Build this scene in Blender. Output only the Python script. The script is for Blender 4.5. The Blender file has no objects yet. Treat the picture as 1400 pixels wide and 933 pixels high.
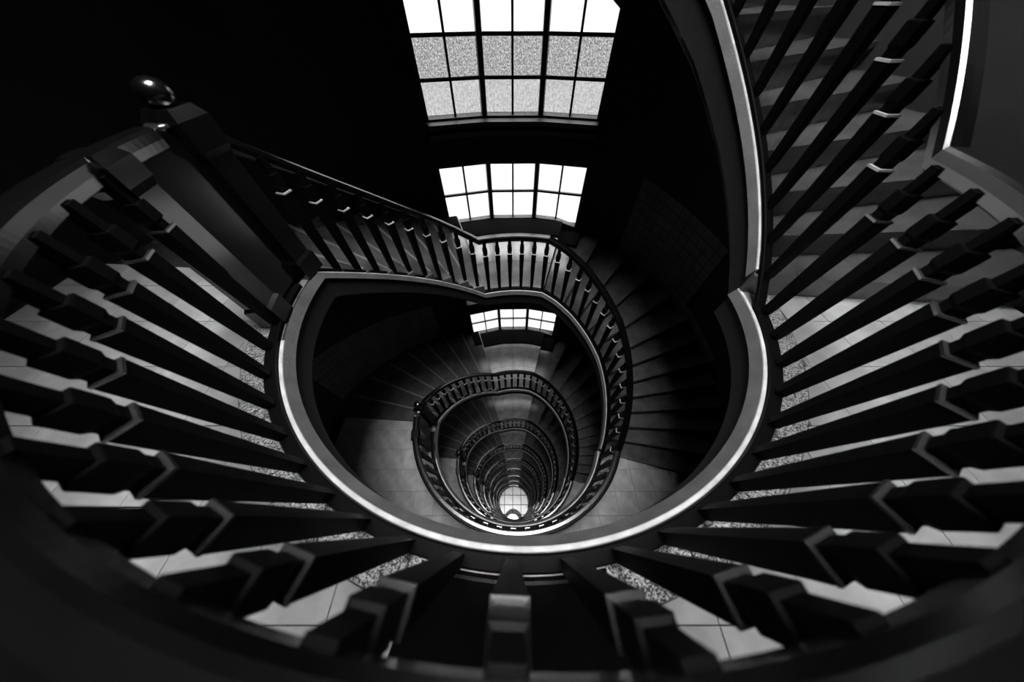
import bpy, bmesh, math, random
from mathutils import Vector, Matrix
random.seed(7)
SC = bpy.context.scene
COL = SC.collection
R = math.radians

# ------------------------------------------------------------------ camera
cam = bpy.data.cameras.new('camera')
camo = bpy.data.objects.new('camera', cam); COL.objects.link(camo)
camo.location = (0, 0, 1.2)
camo.rotation_euler = (0.616, 0, 0)
cam.sensor_width = 36.0
cam.lens = 343.3 * 36.0 / 1400.0
cam.shift_x = -2.48 / 1400.0
cam.clip_start = 0.02; cam.clip_end = 200
cam.dof.use_dof = True
cam.dof.focus_distance = 2.6
cam.dof.aperture_fstop = 1.1
SC.camera = camo

# ------------------------------------------------------------------ sky
W = bpy.data.worlds.new('sky'); SC.world = W; W.use_nodes = True
nt = W.node_tree; nt.nodes.clear()
tc = nt.nodes.new('ShaderNodeTexCoord'); sx = nt.nodes.new('ShaderNodeSeparateXYZ')
rp = nt.nodes.new('ShaderNodeValToRGB'); bg = nt.nodes.new('ShaderNodeBackground'); wo = nt.nodes.new('ShaderNodeOutputWorld')
mr = nt.nodes.new('ShaderNodeMapRange'); mr.inputs['From Min'].default_value = -1; mr.inputs['From Max'].default_value = 1
nt.links.new(tc.outputs['Generated'], sx.inputs[0]); nt.links.new(sx.outputs['Z'], mr.inputs['Value'])
nt.links.new(mr.outputs[0], rp.inputs[0]); nt.links.new(rp.outputs[0], bg.inputs['Color']); nt.links.new(bg.outputs[0], wo.inputs['Surface'])
cr = rp.color_ramp                                   # overcast sky over pale ground
for p, v in ((0.0, .19), (0.49, .19), (0.51, .333), (0.75, .667), (1.0, 1.0)):
    e = cr.elements[0] if p == 0 else (cr.elements[-1] if p == 1.0 else cr.elements.new(p))
    e.position = p; e.color = (v, v, v, 1)
bg.inputs['Strength'].default_value = 60.0
SC.view_settings.view_transform = 'Standard'
SC.view_settings.look = 'None'
SC.view_settings.exposure = 0.0
SC.view_settings.gamma = 1.0
SC.view_settings.use_curve_mapping = False
SC.cycles.max_bounces = 6
SC.cycles.diffuse_bounces = 3
SC.cycles.glossy_bounces = 3
SC.cycles.transparent_max_bounces = 12
SC.cycles.caustics_reflective = False
SC.cycles.caustics_refractive = False
SC.cycles.sample_clamp_indirect = 6.0

# ------------------------------------------------------------------ dimensions
CX, CY = .05, 1.36            # centre of the well
RX, RY = 1.49, 1.445          # its half axes
RW = 3.47                     # outer wall radius
ST = 3.55                     # storey height
TOP, GROUND = -1, 9           # storeys: floor n lies at z = -ST*n
RIS = ST / 22
ZL = -9 * RIS                 # half landing below its floor
A0, A1, A2 = 176.0, 109.0, 75.0
ST_TOP = 3.2                  # the storey over the viewer is lower
LINE_TOP = [(176, 0.0), (109, ZL), (75, ZL), (66, -1.58), (55, -1.79), (42, -2.04), (30, -2.31), (10, -2.76), (-10, -ST_TOP)]
LINE = [(176, 0.0), (109, ZL), (75, ZL), (66, -1.56), (55, -1.73), (42, -1.97), (29, -2.22), (16, -2.55), (2, -2.94), (-10, -3.26), (-21, -ST)]
YN = -2.6                     # near wall (world Y)
LINE_LOW = LINE
def zf(n): return ST_TOP if n < 0 else -ST * n

# portals only guide the sampling of the sky through the bays of windows
for n in range(TOP, GROUND):
    pl = bpy.data.lights.new('window_daylight', 'AREA'); pl.shape = 'RECTANGLE'; pl.size = 2.7; pl.size_y = 3.1
    pl.cycles.is_portal = True
    po = bpy.data.objects.new('window_daylight', pl); COL.objects.link(po)
    po.location = (CX, CY + RW + .25, zf(n) + ZL + 1.55)
    po.rotation_euler = (R(-90), 0, 0)

pl = bpy.data.lights.new('skylight_daylight', 'AREA'); pl.shape = 'RECTANGLE'; pl.size = 2.8; pl.size_y = 2.8
pl.cycles.is_portal = True
po = bpy.data.objects.new('skylight_daylight', pl); COL.objects.link(po); po.location = (CX, CY - .2, ST_TOP + 3.55 + .22)

def line_z(a):
    if a >= LINE[0][0]: return 0.0
    for (a0, z0), (a1, z1) in zip(LINE, LINE[1:]):
        if a >= a1: return z0 + (z1 - z0) * (a0 - a) / (a0 - a1)
    return LINE[-1][1]
def line_a(z):
    for (a0, z0), (a1, z1) in zip(LINE[2:], LINE[3:]):
        if z >= z1: return a0 + (a1 - a0) * (z0 - z) / (z0 - z1)
    return LINE[-1][0]
def P(a, e, z=0.0):
    """Point at angle a (degrees) on the well's edge moved out by e; relative to the well's centre."""
    t = R(a); rr = 1 / math.sqrt((math.cos(t) / RX) ** 2 + (math.sin(t) / RY) ** 2)
    return ((rr + e) * math.cos(t), (rr + e) * math.sin(t), z)
BAY = [111.9, 98.2, 84.0, 70.2]
BV = [(RW * math.cos(R(a)), RW * math.sin(R(a))) for a in BAY]
def wall_r(a):
    """Distance from the well's centre to the outer wall in direction a."""
    a = (a + 360) % 360
    t = R(a)
    if BAY[3] <= a <= BAY[0]:
        for k in range(3):
            if BAY[k + 1] <= a <= BAY[k]:
                (x0, y0), (x1, y1) = BV[k], BV[k + 1]
                dx, dy = x1 - x0, y1 - y0
                den = math.cos(t) * dy - math.sin(t) * dx
                return (x0 * dy - y0 * dx) / den
    if 0 <= a <= 180: return RW
    best = RW / max(1e-6, abs(math.cos(t)))
    return min(best, (YN - CY) / min(-1e-6, math.sin(t)))
def PW(a, z=0.0, d=0.0):
    r = wall_r(a) - d
    return (r * math.cos(R(a)), r * math.sin(R(a)), z)
def frange(a, b, n): return [a + (b - a) * i / n for i in range(n + 1)]

# ------------------------------------------------------------------ materials
def mat(name, base, rough=.6, var=0.0, scale=6.0, bump=0.0, bscale=60.0, spec=.5, metal=0.0, ior=1.5):
    m = bpy.data.materials.new(name); m.use_nodes = True
    t = m.node_tree; b = t.nodes['Principled BSDF']
    b.inputs['Base Color'].default_value = (base, base, base, 1)
    b.inputs['Roughness'].default_value = rough
    b.inputs['Specular IOR Level'].default_value = spec
    b.inputs['Metallic'].default_value = metal
    b.inputs['IOR'].default_value = ior
    co = t.nodes.new('ShaderNodeTexCoord')
    if var:
        nz = t.nodes.new('ShaderNodeTexNoise'); nz.inputs['Scale'].default_value = scale; nz.inputs['Detail'].default_value = 6
        ma = t.nodes.new('ShaderNodeMapRange'); ma.inputs['From Min'].default_value = .3; ma.inputs['From Max'].default_value = .7
        ma.inputs['To Min'].default_value = base * (1 - var); ma.inputs['To Max'].default_value = base * (1 + var)
        t.links.new(co.outputs['Object'], nz.inputs['Vector']); t.links.new(nz.outputs[0], ma.inputs['Value']); t.links.new(ma.outputs[0], b.inputs['Base Color'])
    if bump:
        n2 = t.nodes.new('ShaderNodeTexNoise'); n2.inputs['Scale'].default_value = bscale; n2.inputs['Detail'].default_value = 4
        bp = t.nodes.new('ShaderNodeBump'); bp.inputs['Strength'].default_value = bump; bp.inputs['Distance'].default_value = .01
        t.links.new(co.outputs['Object'], n2.inputs['Vector']); t.links.new(n2.outputs[0], bp.inputs['Height']); t.links.new(bp.outputs[0], b.inputs['Normal'])
    return m
M = {}
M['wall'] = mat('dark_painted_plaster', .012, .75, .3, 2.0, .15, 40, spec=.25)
M['dado'] = mat('dark_glazed_tile', .07, .35, .35, 3.0)
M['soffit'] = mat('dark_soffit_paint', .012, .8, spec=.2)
M['tile'] = mat('polished_stone_tile', .36, .26, .22, 5.0, .05, 30)
M['landing'] = mat('polished_landing_stone', .15, .19, .25, 4.0, .006, 8, spec=.9, ior=1.75)
M['step'] = mat('worn_stone_step', .065, .18, .3, 5.0, .008, 8, spec=.8)
M['nosing'] = mat('worn_pale_nosing', .14, .4, .2, 9.0)  # paler than the step: light caught on its edge, put into the colour
M['kerb'] = mat('grey_kerb_stone', .12, .4, .3, 10.0, .1, 60)
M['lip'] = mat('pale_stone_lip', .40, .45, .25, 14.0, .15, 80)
M['band'] = mat('grey_plaster_band', .065, .7, .25, 9.0, .3, 90, spec=.3)
M['wood'] = mat('black_polished_wood', .002, .20, .3, 12.0, spec=.8, ior=1.65)
M['iron'] = mat('black_painted_baluster', .002, .45, spec=.04)
M['collar'] = mat('painted_baluster_collar', .02, .15, spec=.9, ior=1.7)  # dark collar copy, shade put into the colour on the galleries
M['bright_collar'] = mat('rubbed_bright_collar', .36, .3, spec=.9)  # pale collar copy, light put into the colour on the flights
M['frame'] = mat('black_window_frame', .012, .5)
M['sill'] = mat('grey_window_sill', .035, .5, .2, 5.0)
M['ground'] = mat('pale_entrance_tile', .70, .4, .12, 2.0)
M['rim'] = mat('dark_rim', .02, .5)
M['matt'] = mat('matt_black_ledge', .002, .95, spec=.05)  # near black for the added shade pieces on floor and landings
# speckled terrazzo
m = mat('speckled_terrazzo', .3, .3); t = m.node_tree; b = t.nodes['Principled BSDF']
co = t.nodes.new('ShaderNodeTexCoord'); vo = t.nodes.new('ShaderNodeTexVoronoi'); vo.inputs['Scale'].default_value = 230
r2 = t.nodes.new('ShaderNodeValToRGB'); r2.color_ramp.interpolation = 'CONSTANT'
r2.color_ramp.elements[0].color = (.04, .04, .04, 1); r2.color_ramp.elements[1].color = (.34, .34, .34, 1); r2.color_ramp.elements[1].position = .42
e = r2.color_ramp.elements.new(.75); e.color = (.6, .6, .6, 1)
sp = t.nodes.new('ShaderNodeSeparateColor')
t.links.new(co.outputs['Object'], vo.inputs['Vector']); t.links.new(vo.outputs['Color'], sp.inputs[0]); t.links.new(sp.outputs[0], r2.inputs[0]); t.links.new(r2.outputs[0], b.inputs['Base Color'])
M['terrazzo'] = m
def glass(name, lo, hi, scale):
    m = bpy.data.materials.new(name); m.use_nodes = True; t = m.node_tree; t.nodes.clear()
    out = t.nodes.new('ShaderNodeOutputMaterial'); mx = t.nodes.new('ShaderNodeMixShader'); fr = t.nodes.new('ShaderNodeFresnel')
    tr = t.nodes.new('ShaderNodeBsdfTransparent'); gl = t.nodes.new('ShaderNodeBsdfGlossy'); gl.inputs['Roughness'].default_value = .08
    co = t.nodes.new('ShaderNodeTexCoord'); nz = t.nodes.new('ShaderNodeTexNoise'); nz.inputs['Scale'].default_value = scale; nz.inputs['Detail'].default_value = 2
    ma = t.nodes.new('ShaderNodeMapRange'); ma.inputs['From Min'].default_value = .32; ma.inputs['From Max'].default_value = .68
    ma.inputs['To Min'].default_value = lo; ma.inputs['To Max'].default_value = hi
    bp = t.nodes.new('ShaderNodeBump'); bp.inputs['Strength'].default_value = .3 if hi - lo > .1 else .02; bp.inputs['Distance'].default_value = .005
    t.links.new(co.outputs['Object'], nz.inputs['Vector']); t.links.new(nz.outputs[0], ma.inputs['Value']); t.links.new(ma.outputs[0], tr.inputs['Color'])
    t.links.new(nz.outputs[0], bp.inputs['Height']); t.links.new(bp.outputs[0], gl.inputs['Normal'])
    ge = t.nodes.new('ShaderNodeNewGeometry'); iv = t.nodes.new('ShaderNodeMath'); iv.operation = 'SUBTRACT'; iv.inputs[0].default_value = 1.0
    ml = t.nodes.new('ShaderNodeMath'); ml.operation = 'MULTIPLY'     # mirror only on the face a ray enters by
    t.links.new(ge.outputs['Backfacing'], iv.inputs[1]); t.links.new(iv.outputs[0], ml.inputs[0]); t.links.new(fr.outputs[0], ml.inputs[1])
    t.links.new(ml.outputs[0], mx.inputs[0]); t.links.new(tr.outputs[0], mx.inputs[1]); t.links.new(gl.outputs[0], mx.inputs[2]); t.links.new(mx.outputs[0], out.inputs['Surface'])
    return m
M['clear'] = glass('clear_glass', .95, .98, 3)
M['grey'] = glass('grey_glass', .325, .345, 3)
M['pebbled'] = glass('pebbled_glass', .125, .265, 60)
M['frosted'] = glass('frosted_glass', .20, .26, 45)
m = bpy.data.materials.new('lit_lamp_glass'); m.use_nodes = True; b = m.node_tree.nodes['Principled BSDF']
b.inputs['Emission Color'].default_value = (1, 1, 1, 1); b.inputs['Emission Strength'].default_value = 500.0
M['lamp'] = m  # glow of the added lamp over the entrance floor

# ------------------------------------------------------------------ helpers
def link(o, parent=None):
    COL.objects.link(o)
    if parent: o.parent = parent
    return o
def mesh(name, vs, fs, m, smooth=False):
    me = bpy.data.meshes.new(name); me.from_pydata(vs, [], fs); me.update()
    bm = bmesh.new(); bm.from_mesh(me); bmesh.ops.recalc_face_normals(bm, faces=bm.faces); bm.to_mesh(me); bm.free()
    for p in me.polygons: p.use_smooth = smooth
    me.materials.append(M[m] if isinstance(m, str) else m)
    return me
def obj(name, me, parent=None, loc=(0, 0, 0), rz=0.0):
    o = bpy.data.objects.new(name, me); o.location = loc; o.rotation_euler = (0, 0, rz)
    return link(o, parent)
def part(name, vs, fs, m, parent, loc=(0, 0, 0), rz=0.0, smooth=False):
    return obj(name, mesh(name, vs, fs, m, smooth), parent, loc, rz)
def empty(name, loc, kind=None, label=None, cat=None, group=None):
    o = bpy.data.objects.new(name, None); o.location = loc; o.empty_display_size = .1; COL.objects.link(o)
    return tag(o, kind, label, cat, group)
def tag(o, kind=None, label=None, cat=None, group=None):
    if kind: o['kind'] = kind
    if label: o['label'] = label
    if cat: o['category'] = cat
    if group: o['group'] = group
    return o
def copy_tree(o, parent=None):
    c = o.copy(); COL.objects.link(c)
    if parent: c.parent = parent
    for ch in o.children: copy_tree(ch, c)
    return c
BOXF = [(0, 1, 2, 3), (7, 6, 5, 4), (0, 4, 5, 1), (1, 5, 6, 2), (2, 6, 7, 3), (3, 7, 4, 0)]
def box(x0, x1, y0, y1, z0, z1):
    return [(x0, y0, z0), (x1, y0, z0), (x1, y1, z0), (x0, y1, z0), (x0, y0, z1), (x1, y0, z1), (x1, y1, z1), (x0, y1, z1)], BOXF
def sweep(profile, path):
    """A closed (e, z) outline carried along [(angle, z)] round the well."""
    vs, fs, k = [], [], len(profile)
    for a, z in path:
        for e, dz in profile: vs.append(P(a, e, z + dz))
    for i in range(len(path) - 1):
        for j in range(k):
            fs.append((i * k + j, i * k + (j + 1) % k, (i + 1) * k + (j + 1) % k, (i + 1) * k + j))
    fs.append(tuple(range(k))); fs.append(tuple((len(path) - 1) * k + j for j in reversed(range(k))))
    return vs, fs
def sector(inner, outer, z0f, z1f, angs):
    """A solid between two radius functions over angles, with bottom and top height functions."""
    vs, fs = [], []
    for a in angs:
        pi_, po_ = inner(a), outer(a)
        vs += [(pi_[0], pi_[1], z0f(a)), (po_[0], po_[1], z0f(a)), (po_[0], po_[1], z1f(a)), (pi_[0], pi_[1], z1f(a))]
    for i in range(len(angs) - 1):
        b = i * 4; c = b + 4
        for j in range(4): fs.append((b + j, b + (j + 1) % 4, c + (j + 1) % 4, c + j))
    n = (len(angs) - 1) * 4
    fs += [(0, 1, 2, 3), (n + 3, n + 2, n + 1, n)]
    return vs, fs
def square_loft(levels):
    """A square section of half width h at each height z."""
    vs, fs = [], []
    for h, z in levels: vs += [(-h, -h, z), (h, -h, z), (h, h, z), (-h, h, z)]
    for i in range(len(levels) - 1):
        for j in range(4): fs.append((i * 4 + j, i * 4 + (j + 1) % 4, i * 4 + 4 + (j + 1) % 4, i * 4 + 4 + j))
    n = len(levels) * 4 - 4
    fs += [(3, 2, 1, 0), (n, n + 1, n + 2, n + 3)]
    return vs, fs
def lathe(prof, n=16):
    vs, fs = [], []
    for r, z in prof:
        for k in range(n): vs.append((r * math.cos(2 * math.pi * k / n), r * math.sin(2 * math.pi * k / n), z))
    for i in range(len(prof) - 1):
        for k in range(n): fs.append((i * n + k, i * n + (k + 1) % n, i * n + n + (k + 1) % n, i * n + n + k))
    fs.append(tuple(reversed(range(n)))); fs.append(tuple((len(prof) - 1) * n + k for k in range(n)))
    return vs, fs
def torus(R0, r0, n=14, k=6, turns=1.0, shrink=0.0):
    vs, fs = [], []
    m_ = n if turns == 1.0 and not shrink else n + 1
    for i in range(m_):
        t_ = 2 * math.pi * turns * i / n; rr = R0 * (1 - shrink * i / n)
        for j in range(k):
            u = 2 * math.pi * j / k
            vs.append(((rr + r0 * math.cos(u)) * math.cos(t_), (rr + r0 * math.cos(u)) * math.sin(t_), r0 * math.sin(u)))
    for i in range(n if m_ == n else n):
        for j in range(k):
            i2 = (i + 1) % m_
            fs.append((i * k + j, i2 * k + j, i2 * k + (j + 1) % k, i * k + (j + 1) % k))
    if m_ != n:
        fs.append(tuple(range(k))); fs.append(tuple(n * k + j for j in reversed(range(k))))
    return vs, fs

ORD = {-1: 'overhead', 0: 'first', 1: 'second', 2: 'third', 3: 'fourth', 4: 'fifth', 5: 'sixth', 6: 'seventh', 7: 'eighth', 8: 'ninth', 9: 'tenth'}
def use_line(n):
    """Take the stair line and storey height of storey n."""
    global LINE, AF
    LINE = LINE_TOP if n < 0 else LINE_LOW
    AF = line_a(LINE[-1][1] + RIS)

# ------------------------------------------------------------------ walls
ZB, ZT = zf(GROUND) - .3, zf(TOP) + 3.55
def wall_strip(name, pts, label):
    """A wall 0.25 thick whose inner face follows pts (world XY), from bottom to top of the shaft."""
    vs, fs = [], []
    for (x, y) in pts:
        dx, dy = x - CX, y - CY; l = math.hypot(dx, dy); k = (l + .25) / l
        vs += [(x, y, ZB), (CX + dx * k, CY + dy * k, ZB), (CX + dx * k, CY + dy * k, ZT), (x, y, ZT)]
    for i in range(len(pts) - 1):
        b_, c_ = i * 4, i * 4 + 4
        for j in range(4): fs.append((b_ + j, b_ + (j + 1) % 4, c_ + (j + 1) % 4, c_ + j))
    n_ = len(pts) * 4 - 4
    fs += [(0, 1, 2, 3), (n_ + 3, n_ + 2, n_ + 1, n_)]
    return tag(part(name, vs, fs, 'wall', None), 'structure', label)
def w2(a): p = PW(a); return (p[0] + CX, p[1] + CY)
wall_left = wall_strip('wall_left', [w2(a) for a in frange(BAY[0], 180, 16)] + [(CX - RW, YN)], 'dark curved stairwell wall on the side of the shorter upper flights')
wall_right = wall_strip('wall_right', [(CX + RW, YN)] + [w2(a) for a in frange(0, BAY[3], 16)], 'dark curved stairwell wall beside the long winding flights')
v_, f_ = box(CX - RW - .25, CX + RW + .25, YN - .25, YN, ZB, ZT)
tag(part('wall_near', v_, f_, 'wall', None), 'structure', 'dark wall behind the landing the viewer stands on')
KX, KY, KW = CX, CY - .2, 1.4               # skylight over the well: centre and half width
ce = tag(bpy.data.objects.new('ceiling', None), 'structure', 'dark ceiling with a square skylight over the well'); COL.objects.link(ce)
for q in ((CX - RW - .3, KX - KW, YN - .3, CY + RW + .3), (KX + KW, CX + RW + .3, YN - .3, CY + RW + .3), (KX - KW, KX + KW, YN - .3, KY - KW), (KX - KW, KX + KW, KY + KW, CY + RW + .3)):
    v_, f_ = box(*q, ZT, ZT + .2); part('panel', v_, f_, 'wall', ce)
for i in range(5):
    for q in ((KX - KW + i * KW / 2 - .02, KX - KW + i * KW / 2 + .02, KY - KW, KY + KW), (KX - KW, KX + KW, KY - KW + i * KW / 2 - .02, KY - KW + i * KW / 2 + .02)):
        v_, f_ = box(*q, ZT + .06, ZT + .12); part('glazing_bar', v_, f_, 'frame', ce)
for i in range(4):
    for j in range(4):
        x_, y_ = KX - KW + i * KW / 2 + .02, KY - KW + j * KW / 2 + .02
        v_, f_ = box(x_, x_ + KW / 2 - .04, y_, y_ + KW / 2 - .04, ZT + .09, ZT + .096); part('pane', v_, f_, 'clear', ce)
# window wall: spandrels between the windows of the bay
LOW0, LOW1, UP0, UP1 = .035, .975, 1.56, 2.955          # window heights above each half landing
def bay_band(z0, z1):
    vs, fs = [], []
    for (x, y) in BV:
        k = (RW + .22) / RW
        vs += [(x, y, z0), (x * k, y * k, z0), (x * k, y * k, z1), (x, y, z1)]
    for i in range(3):
        b_, c_ = i * 4, i * 4 + 4
        for j in range(4): fs.append((b_ + j, b_ + (j + 1) % 4, c_ + (j + 1) % 4, c_ + j))
    fs += [(0, 1, 2, 3), (15, 14, 13, 12)]
    return vs, fs
wall_back = tag(bpy.data.objects.new('wall_back', None), 'structure', 'dark three sided window bay wall rising through all storeys'); COL.objects.link(wall_back)
wall_back.location = (CX, CY, 0)
cuts = [ZB]
for n in range(GROUND - 1, TOP - 1, -1):
    zl = zf(n) + ZL
    cuts += [zl + LOW0 - .12, zl + LOW1, zl + UP0, zl + UP1]
cuts.append(ZT)
for i in range(0, len(cuts), 2):
    v_, f_ = bay_band(cuts[i], cuts[i + 1]); part('spandrel', v_, f_, 'wall', wall_back)

# ------------------------------------------------------------------ windows
def facet(k):
    (x0, y0), (x1, y1) = BV[k], BV[k + 1]
    return (x0, y0), math.atan2(y1 - y0, x1 - x0), math.hypot(x1 - x0, y1 - y0)
def make_window(name, z0, rows, mats, slant, brace=False):
    """Three casements of two columns on the bay's facets. rows: pane heights; local z = 0 at the window's foot."""
    w = empty(name, (CX, CY, z0), 'structure')
    T = .034; H = sum(rows) + T * (len(rows) + 1)
    for k in range(3):
        (x0, y0), an, L = facet(k)
        loc = (x0, y0, 0)
        sA, sB = (.045, L - .012) if k == 0 else ((.055, L - .055) if k == 1 else (.012, L - .045))
        drop = slant if k == 2 else 0.0
        mid = (sA + sB) / 2; b = .015
        # posts and the bar between the two columns
        for (p0, p1, d) in ((sA - .045 if k == 0 else sA - .055, sA, 0), (sB, sB + (.045 if k == 2 else .055), drop)):
            v, f = box(max(0, p0), min(L, p1), .0, .09, -.11 if not d else -.11 - drop, H + .0); part('window_post', v, f, 'frame', w, loc, an)
        v, f = box(mid - b, mid + b, .035, .075, 0, H); part('glazing_bar', v, f, 'frame', w, loc, an)
        # bottom rail, which follows the stair on the last pane
        for (p0, p1, d0, d1) in ((sA, mid, 0, 0), (mid, sB, 0, drop)):
            vs = [(p0, .0, -.115 - d0), (p1, .0, -.115 - d1), (p1, .09, -.115 - d1), (p0, .09, -.115 - d0), (p0, .0, -d0 + .004), (p1, .0, -d1 + .004), (p1, .09, -d1 + .02), (p0, .09, -d0 + .02)]
            part('bottom_rail', vs, BOXF, 'sill', w, loc, an)
        v, f = box(sA, sB, .0, .09, H - T, H); part('top_rail', v, f, 'frame', w, loc, an)
        z = T
        for i, h in enumerate(rows):
            if i: v, f = box(sA, sB, .035, .075, z - T - .001, z + .001); part('glazing_bar', v, f, 'frame', w, loc, an)
            for (p0, p1, dd) in ((sA, mid - b, 0), (mid + b, sB, drop)):
                d = dd if i == 0 else 0
                lo = z - (T if i == 0 else 0)
                vs = [(p0, .05, lo), (p1, .05, lo - d), (p1, .056, lo - d), (p0, .056, lo), (p0, .05, z + h), (p1, .05, z + h), (p1, .056, z + h), (p0, .056, z + h)]
                part('pane', vs, BOXF, mats[i], w, loc, an)
            z += h + T
        if brace and k == 2:
            vs = []
            for y in (.0, .034): vs += [(.84, y, .92), (.84, y, 1.36), (.10, y, 1.62), (.10, y, 1.36)]
            part('sloping_brace', vs, [(0, 1, 2, 3), (7, 6, 5, 4), (0, 4, 5, 1), (1, 5, 6, 2), (2, 6, 7, 3), (3, 7, 4, 0)], 'frame', w, loc, an)
    # moulded inner sill of the upper windows
    if not slant:
        for (d0, d1, z_a, z_b) in ((-.02, .19, -.075, -.02), (-.02, .05, -.22, -.16)):
            vs, fs = [], []
            for (x, y) in BV:
                ka, kb = (RW - d0) / RW, (RW - d1) / RW
                vs += [(x * ka, y * ka, z_a), (x * kb, y * kb, z_a), (x * kb, y * kb, z_b), (x * ka, y * ka, z_b)]
            for i in range(3):
                for j in range(4): fs.append((i * 4 + j, i * 4 + (j + 1) % 4, i * 4 + 4 + (j + 1) % 4, i * 4 + 4 + j))
            fs += [(0, 1, 2, 3), (15, 14, 13, 12)]
            part('sill', vs, fs, 'sill', w)
    return w
lowproto = make_window('window_1', zf(0) + ZL + LOW0, [.425, .425], ['grey', 'grey'], .10)
upproto = make_window('window_2', zf(0) + ZL + UP0, [.335, .34, .34, .22], ['frosted', 'pebbled', 'grey', 'grey'], 0.0, True)
num = 3
for n in range(TOP, GROUND):
    if n == 0:
        lo, up = lowproto, upproto
    else:
        lo, up = copy_tree(lowproto), copy_tree(upproto)
        lo.location.z = zf(n) + ZL + LOW0; up.location.z = zf(n) + ZL + UP0
        lo.name = 'window_%d' % num; up.name = 'window_%d' % (num + 1); num += 2
    w_ = 'overhead' if n < 0 else ORD[n]
    lo['label'] = {-1: 'clear two row window of the half landing overhead', 0: 'clear white two row window of three casements at the nearest half landing'}.get(n, 'clear two row window at the %s half landing down the well' % w_)
    up['label'] = {-1: 'tall window above the half landing overhead', 0: 'tall window of pebbled glass panes, topmost in the picture'}.get(n, 'tall pebbled glass window above the %s half landing down' % w_)

# ------------------------------------------------------------------ floors
def P2(a, e): p = P(a, e); return (p[0], p[1])
def floor_slab(n, tiles):
    z = zf(n)
    use_line(n - 1)                        # the stair from above ends at AF on this floor
    FL = frange(A0, AF + 360, 96)          # the floor's angles, through 270 degrees
    fl = empty('floor', (CX, CY, z), 'structure', {-1: 'stone gallery floor overhead', 0: 'pale stone tiled floor seen between the nearest balusters'}.get(n, 'stone tiled gallery floor, %s level down the well' % ORD[max(0, n)]))
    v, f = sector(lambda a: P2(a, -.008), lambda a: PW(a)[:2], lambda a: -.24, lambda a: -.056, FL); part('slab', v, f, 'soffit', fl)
    v, f = sweep([(.0, .0), (-.030, -.058), (-.014, -.064), (.0, -.03)], [(a, 0) for a in FL]); part('edge_band', v, f, 'band', fl)
    lp = [a for a in frange(200, AF + 360, 90)]
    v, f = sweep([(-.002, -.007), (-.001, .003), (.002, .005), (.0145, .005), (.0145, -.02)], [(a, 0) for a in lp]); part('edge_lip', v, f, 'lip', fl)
    v, f = sweep([(.014, -.02), (.014, .0), (.066, .0), (.072, -.006), (.074, -.02)], [(a, 0) for a in FL]); part('kerb_stone', v, f, 'kerb', fl)
    g = .004
    if tiles:
        na = 14
        for i in range(na):
            a0, a1 = A0 + (AF + 360 - A0) * i / na, A0 + (AF + 360 - A0) * (i + 1) / na
            v, f = sector(lambda a: P2(a, .078), lambda a: P2(a, .215 - g), lambda a: -.03, lambda a: -.016, frange(a0 + .1, a1 - .1, 4)); part('terrazzo_slab', v, f, 'terrazzo', fl)
    else:
        v, f = sector(lambda a: P2(a, .078), lambda a: P2(a, .215 - g), lambda a: -.03, lambda a: -.016, FL); part('terrazzo_slab', v, f, 'terrazzo', fl)
    if not tiles:
        v, f = sector(lambda a: P2(a, .215), lambda a: PW(a, 0, .01)[:2], lambda a: -.03, lambda a: -.016, FL); part('tiling', v, f, 'tile', fl)
        return fl
    S = .325; E = .215
    tl, tr = math.tan(R(180 - A0)), math.tan(R(AF))
    def y_top(x):
        """Highest y of the tiling at x: the border slabs' curve in front, the stairs' foot at the sides."""
        y = -x * tl if x < 0 else x * tr
        q = 1 - (x / (RX + E)) ** 2
        return min(y, -(RY + E) * math.sqrt(q)) if q > 0 else y
    sq = None
    ox, oy = -.02, -.02 - math.floor((CY - YN) / S) * S
    for ix in range(-11, 12):
        for iy in range(0, 16):
            x0, y0 = ox + ix * S, oy + iy * S
            x1, y1 = x0 + S - g, y0 + S - g
            if y1 + CY < YN + .02 or y0 > .12 or max(abs(x0), abs(x1)) > RW - .02 or y0 + CY < YN + .01: continue
            xs = frange(x0, x1, 16); ys = [min(y1, y_top(x)) for x in xs]
            if min(ys) >= y1 - 1e-9:
                if sq is None: v, f = box(0, S - g, 0, S - g, -.03, -.016); sq = mesh('tile', v, f, 'tile')
                obj('tile', sq, fl, (x0, y0, random.uniform(-.0006, .0006)))
                continue
            run = []                              # cut tile: one piece for each stretch that lies outside the curve
            for k in range(18):
                if k < 17 and ys[k] > y0 + .003: run.append((xs[k], ys[k])); continue
                if len(run) > 1:
                    poly = [(run[0][0], y0), (run[-1][0], y0)] + run[::-1]; m_ = len(poly)
                    vs = [(x, y, -.03) for x, y in poly] + [(x, y, -.016) for x, y in poly]
                    fs = [tuple(range(m_, 2 * m_)), tuple(reversed(range(m_)))] + [(i, (i + 1) % m_, m_ + (i + 1) % m_, m_ + i) for i in range(m_)]
                    part('tile', vs, fs, 'tile', fl)
                run = []
    return fl
for n in range(TOP, GROUND): floor_slab(n, n in (0, 1))
# entrance floor at the bottom of the shaft: big pale tiles with dark joints
gf = empty('floor', (CX - .17, CY, zf(GROUND)), 'structure', 'bright entrance floor of large pale tiles at the bottom')
v_, f_ = box(-RW - .2, RW + .5, YN - CY, RW + .1, -.2, -.03); part('slab', v_, f_, 'rim', gf)
v_, f_ = box(0, .84, 0, .84, -.03, 0); me_ = mesh('tile', v_, f_, 'ground')
for ix in range(-3, 4):
    for iy in range(-4, 4):
        if -RW - .1 < ix * .91 - .0 and ix * .91 + .84 < RW + .3 and YN - CY < iy * .91 - .12 and iy * .91 - .12 + .84 < RW:
            obj('tile', me_, gf, (ix * .91 + .035, iy * .91 - .07 + .0, 0))
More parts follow.
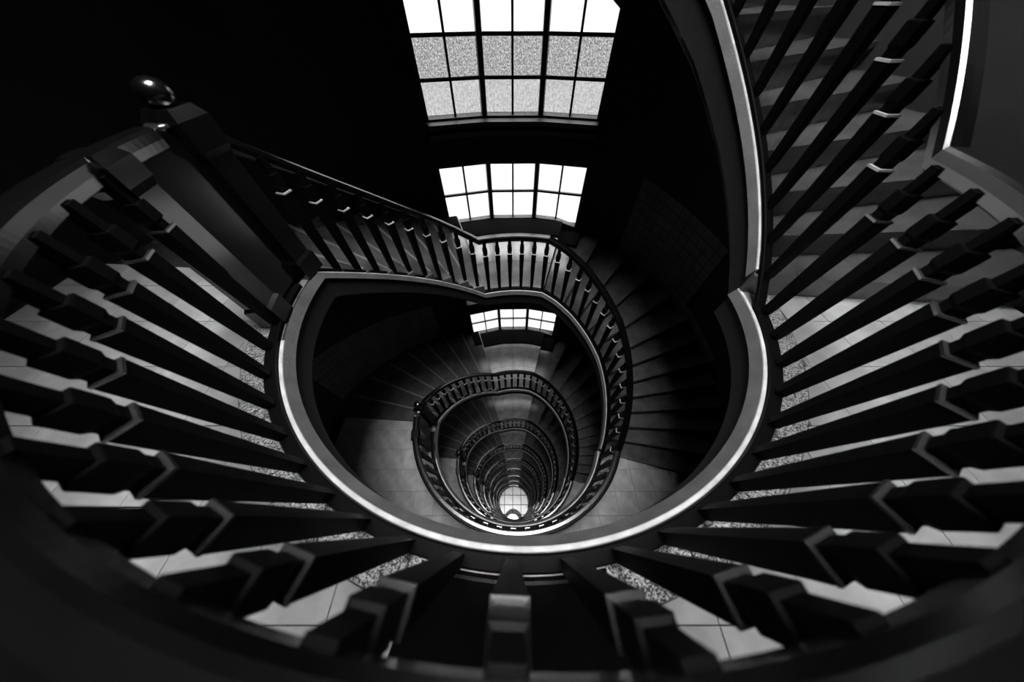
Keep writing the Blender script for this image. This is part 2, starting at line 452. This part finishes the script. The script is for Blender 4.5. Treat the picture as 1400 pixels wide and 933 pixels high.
# half landings
def landing(n):
    z = zf(n) + ZL
    ld = empty('floor', (CX, CY, z), 'structure', 'stone half landing in front of the windows, %s' % ('overhead' if n < 0 else ORD[n] + ' one down the well'))
    an = frange(A2, A1, 8)
    v, f = sector(lambda a: P2(a, -.0), lambda a: PW(a)[:2], lambda a: -.22, lambda a: -.018, an); part('slab', v, f, 'soffit', ld)
    for i in range(4):
        a0, a1 = A2 + (A1 - A2) * i / 4 + .06, A2 + (A1 - A2) * (i + 1) / 4 - .06
        for k in range(3):
            t0, t1 = k / 3 + .002, (k + 1) / 3 - .002
            def mixr(t):
                def fn(a):
                    p, q = P2(a, .075), PW(a, 0, .005)[:2]; return (p[0] + (q[0] - p[0]) * t, p[1] + (q[1] - p[1]) * t)
                return fn
            v, f = sector(mixr(t0), mixr(t1), lambda a: -.02, lambda a: 0.0, frange(a0, a1, 3)); part('landing_slab', v, f, 'landing', ld)
    v, f = sector(lambda a: PW(a, 0, .50)[:2], lambda a: PW(a, 0, .004)[:2], lambda a: -.01, lambda a: .028, frange(A2, A1, 9)); part('window_ledge', v, f, 'matt', ld)  # added black strip, keeps the landing dark below the windows
    for q0, q1, h0, h1 in ((A2 - 6.5, A2, -.30, -.11), (A1, A1 + 4, -.02, .175)):
        v, f = sector(lambda a: PW(a, 0, .50)[:2], lambda a: PW(a, 0, .004)[:2], lambda a: h0, lambda a: h1, frange(q0, q1, 2)); part('window_ledge', v, f, 'matt', ld)  # added end pieces, blacken window reflections on the adjoining steps
    return ld
l0 = None
use_line(0)
for n in range(TOP, GROUND):
    if l0 is None: l0 = landing(n)
    else:
        c = copy_tree(l0); c.location.z = zf(n) + ZL; c['label'] = 'stone half landing in front of the windows, %s one down the well' % ORD[n]

# ------------------------------------------------------------------ stair flights
def path(a0, a1, step=3.0):
    ks = sorted(set([a0, a1] + [a for a, _ in LINE if a1 < a < a0] + frange(a0, a1, max(1, int((a0 - a1) / step)))), reverse=True)
    return [(a, line_z(a)) for a in ks]
def flight(n, risers, treads_z, a_top, a_bot, label):
    fl = empty('stair_flight', (CX, CY, zf(n)), None, label, 'stairs', 'stair flights winding down the well')
    for i, z in enumerate(treads_z):
        a0, a1 = risers[i], risers[i + 1]
        v, f = sector(lambda a: P2(a, .004), lambda a: PW(a, 0, .004)[:2], lambda a: line_z(a) - .27, lambda a: z, frange(a0 - .03, a1 + .03, 3))
        s = part('step', v, f, 'step', fl)
        w = .38                                     # degrees of the nosing strip on the step's lower edge
        v, f = sector(lambda a: P2(a, .07), lambda a: PW(a, 0, .006)[:2], lambda a: z - .035, lambda a: z + .003, [a1 + w, a1 - .35])
        part('nosing', v, f, 'nosing' if a0 > 100 else 'step', s)  # only the flights facing the window get the lit edge colour
    pt = path(a_top, a_bot)
    v, f = sweep([(.0, .0), (-.026, -.056), (-.012, -.062), (.0, -.03)], pt); part('string_band', v, f, 'band', fl)
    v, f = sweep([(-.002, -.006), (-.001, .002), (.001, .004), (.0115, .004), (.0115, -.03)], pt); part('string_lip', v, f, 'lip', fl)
    v, f = sweep([(-.008, -.24), (-.008, -.055), (.012, -.03), (.012, .004), (.072, .004), (.072, -.24)], pt); part('string_board', v, f, 'soffit', fl)
    return fl
RL = [A0 - (A0 - A1) * i / 8 for i in range(9)]
fp = fq = None
for n in range(TOP, GROUND):
    use_line(n)
    nr = 11 if n < 0 else 13
    RR = [line_a(ZL - RIS * i) for i in range(nr)]
    la = {-1: 'stone stair flight overhead, from the upper gallery to its half landing', 0: 'nearest flight of lit stone steps dropping toward the window landing'}.get(n, 'stone flight dropping to the %s half landing down the well' % ORD[n])
    lb = {-1: 'stone flight overhead, running down past the tall window to this floor', 0: 'long dark winding flight below the nearest half landing'}.get(n, 'winding flight below the %s half landing down the well' % ORD[n])
    if n <= 0:
        fp = flight(n, RL, [-RIS * (i + 1) for i in range(8)], A0, A1, la)
        fq = flight(n, RR, [ZL - RIS * (i + 1) for i in range(nr - 1)], A1, AF, lb)
    else:
        for src, lab in ((fp, la), (fq, lb)):
            c = copy_tree(src); c.location.z = zf(n); c['label'] = lab

# ------------------------------------------------------------------ balustrades
EB = .05                                          # balusters' distance from the well's edge
v_, f_ = square_loft([(.0175, .0), (.0175, .03), (.020, .05), (.031, .622), (.032, .63), (.023, .632), (.023, .655)])
ME_SH = mesh('baluster', v_, f_, 'iron')
v_, f_ = square_loft([(.023, .655), (.028, .668), (.028, .728), (.027, .732), (.019, .734), (.019, .82)])
ME_CO = mesh('baluster_head', v_, f_, 'iron')
v_, f_ = square_loft([(.0325, .624), (.0325, .6325), (.0225, .633), (.0225, .626)])
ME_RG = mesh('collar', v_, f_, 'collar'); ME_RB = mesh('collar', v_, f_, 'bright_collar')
HR = [(e + .03, z) for e, z in ((.012, .80), (.008, .83), (.011, .858), (.020, .868), (.052, .870), (.084, .868), (.093, .858), (.096, .83), (.094, .802), (.075, .79), (.03, .79))]
LR = [(.018, .0), (.018, .024), (.024, .03), (.068, .03), (.074, .024), (.074, .0)]
def gpath(a0, a1):
    p = path(a0, max(a1, LINE[-1][0]), 1.2)
    if a1 < LINE[-1][0]: p += [(a, LINE[-1][1]) for a in frange(LINE[-1][0], a1, int((LINE[-1][0] - a1) / 1.2))[1:]]
    return p
def newel(root, a, z):
    """Carved console where the handrail of a gallery meets the flight below."""
    x, y, _ = P(a, .085, z); rz = R(a)
    nw = part('newel_post', *square_loft([(.085, 0), (.085, .12), (.07, .14), (.07, .72), (.085, .75), (.085, .86), (.06, .90)]), 'wood', root, P(a - 8, .08, z), R(a - 8))
    part('newel_post', *square_loft([(.07, 0), (.07, .12), (.058, .14), (.058, .74), (.07, .77), (.07, .84), (.05, .87)]), 'wood', root, P(a + 8, .08, z), R(a + 8))
    part('finial', *lathe([(.03, .89), (.05, .91), (.062, .94), (.05, .975), (.02, .99)], 14), 'wood', nw, (0, 0, 0), smooth=True)
    part('carved_panel', *box(-.035, .035, -.17, .17, .05, .84), 'wood', root, (x, y, z), rz)
    for k in range(4):
        vs, fs = torus(.045 - .004 * k, .013, 20, 6, 1.75, .75)
        vs = [(q[0] + .0, q[1] - .14 + .093 * k, q[2] + .85) for q in vs]
        part('scroll', vs, fs, 'collar', root, (x, y, z), rz, True)
def balustrade(n, ground=False):
    root = empty('balustrade', (CX, CY, zf(n)), None, None, 'railing', 'balustrades round the well')
    end = -178 if not ground else AF + 6
    gp = gpath(A0 - 2, end)
    part('handrail', *sweep(HR, gp), 'wood', root, smooth=False)
    part('lower_rail', *sweep(LR, gp), 'iron', root)
    angs = [94.0 + 6.15 * k for k in range(13, -18, -1) if AF + 4 < 94.0 + 6.15 * k < A0 - 3]
    ring = [] if ground else [-92.2 + 7.3 * k for k in range(12, -13, -1) if -168 < -92.2 + 7.3 * k < AF - 1]
    for a in angs + ring:
        z = line_z(a)
        o = obj('baluster', ME_SH, root, P(a, EB, z), R(a))
        obj('baluster_head', ME_CO, o); obj('collar', ME_RB if a > LINE[-1][0] else ME_RG, o)  # lit collar copy on flights, shaded copy on galleries
    if not ground: newel(root, -176, LINE[-1][1])
    return root
bp_ = None
for n in range(TOP, GROUND):
    lab = {-1: 'nearest black balustrade, from the flight overhead round to the viewer', 0: 'large black balustrade sweeping past the windows of the nearest landing'}.get(n, 'black balustrade round the well, %s one down' % ORD[n])
    use_line(n)
    if n == GROUND - 1: b_ = balustrade(n, True)
    elif n <= 0: b_ = bp_ = balustrade(n)
    else: b_ = copy_tree(bp_); b_.location.z = zf(n)
    b_['label'] = lab

# ------------------------------------------------------------------ glazed tile dados on the curved walls
def dado(n, a_hi, a_lo, cols, rows, h0):
    ok = wall_right if a_hi < 90 else wall_left
    for i in range(cols):
        a0 = a_hi - (a_hi - a_lo) * i / cols - .08; a1 = a_hi - (a_hi - a_lo) * (i + 1) / cols + .08
        for j in range(rows):
            zl = [zf(n) + line_z(a) + h0 + .15 * j for a in (a0, a1)]
            d = .012 + random.uniform(0, .004)
            vs = []
            for dd in (.0, d):
                for (a, z) in ((a0, zl[0]), (a1, zl[1]), (a1, zl[1] + .142), (a0, zl[0] + .142)):
                    p = PW(a, z, dd); vs.append((p[0] + CX, p[1] + CY, z))
            part('tile', vs, BOXF, 'dado', ok)
use_line(0)
dado(0, 56, 30, 11, 10, -.25)
dado(0, 30, 14, 7, 3, -.30)
dado(1, 171, 126, 17, 8, .20)

# ------------------------------------------------------------------ entrance hall: round pale bench with a dark rim, unseen added lamp
tb = empty('round_table', (-.12, -.30, zf(GROUND)), None, 'round pale table with a dark rim at the bottom', 'table')
part('top', *lathe([(.70, .70), (.72, .72), (.70, .74)], 32), 'ground', tb)
part('rim', *torus(.76, .05, 36, 8), 'rim', tb, (0, 0, .72))
part('pedestal', *lathe([(.3, 0), (.3, .05), (.08, .10), (.08, .66), (.2, .70)], 16), 'rim', tb)
for a in (262,):
    x, y = 2.2 * math.cos(R(a)) + CX, 2.2 * math.sin(R(a)) + CY
    l_ = empty('ceiling_lamp', (x, y, zf(GROUND - 1) - .24), None, 'lit round ceiling lamp over the entrance floor', 'lamp')
    part('globe', *lathe([(.05, -.16), (.16, -.13), (.22, -.06), (.2, -.02)], 16), 'lamp', l_, smooth=True)
    part('mount', *lathe([(.22, -.02), (.22, .0)], 16), 'rim', l_)

# ------------------------------------------------------------------ dark sheet added as shade on the floor behind the nearest balusters
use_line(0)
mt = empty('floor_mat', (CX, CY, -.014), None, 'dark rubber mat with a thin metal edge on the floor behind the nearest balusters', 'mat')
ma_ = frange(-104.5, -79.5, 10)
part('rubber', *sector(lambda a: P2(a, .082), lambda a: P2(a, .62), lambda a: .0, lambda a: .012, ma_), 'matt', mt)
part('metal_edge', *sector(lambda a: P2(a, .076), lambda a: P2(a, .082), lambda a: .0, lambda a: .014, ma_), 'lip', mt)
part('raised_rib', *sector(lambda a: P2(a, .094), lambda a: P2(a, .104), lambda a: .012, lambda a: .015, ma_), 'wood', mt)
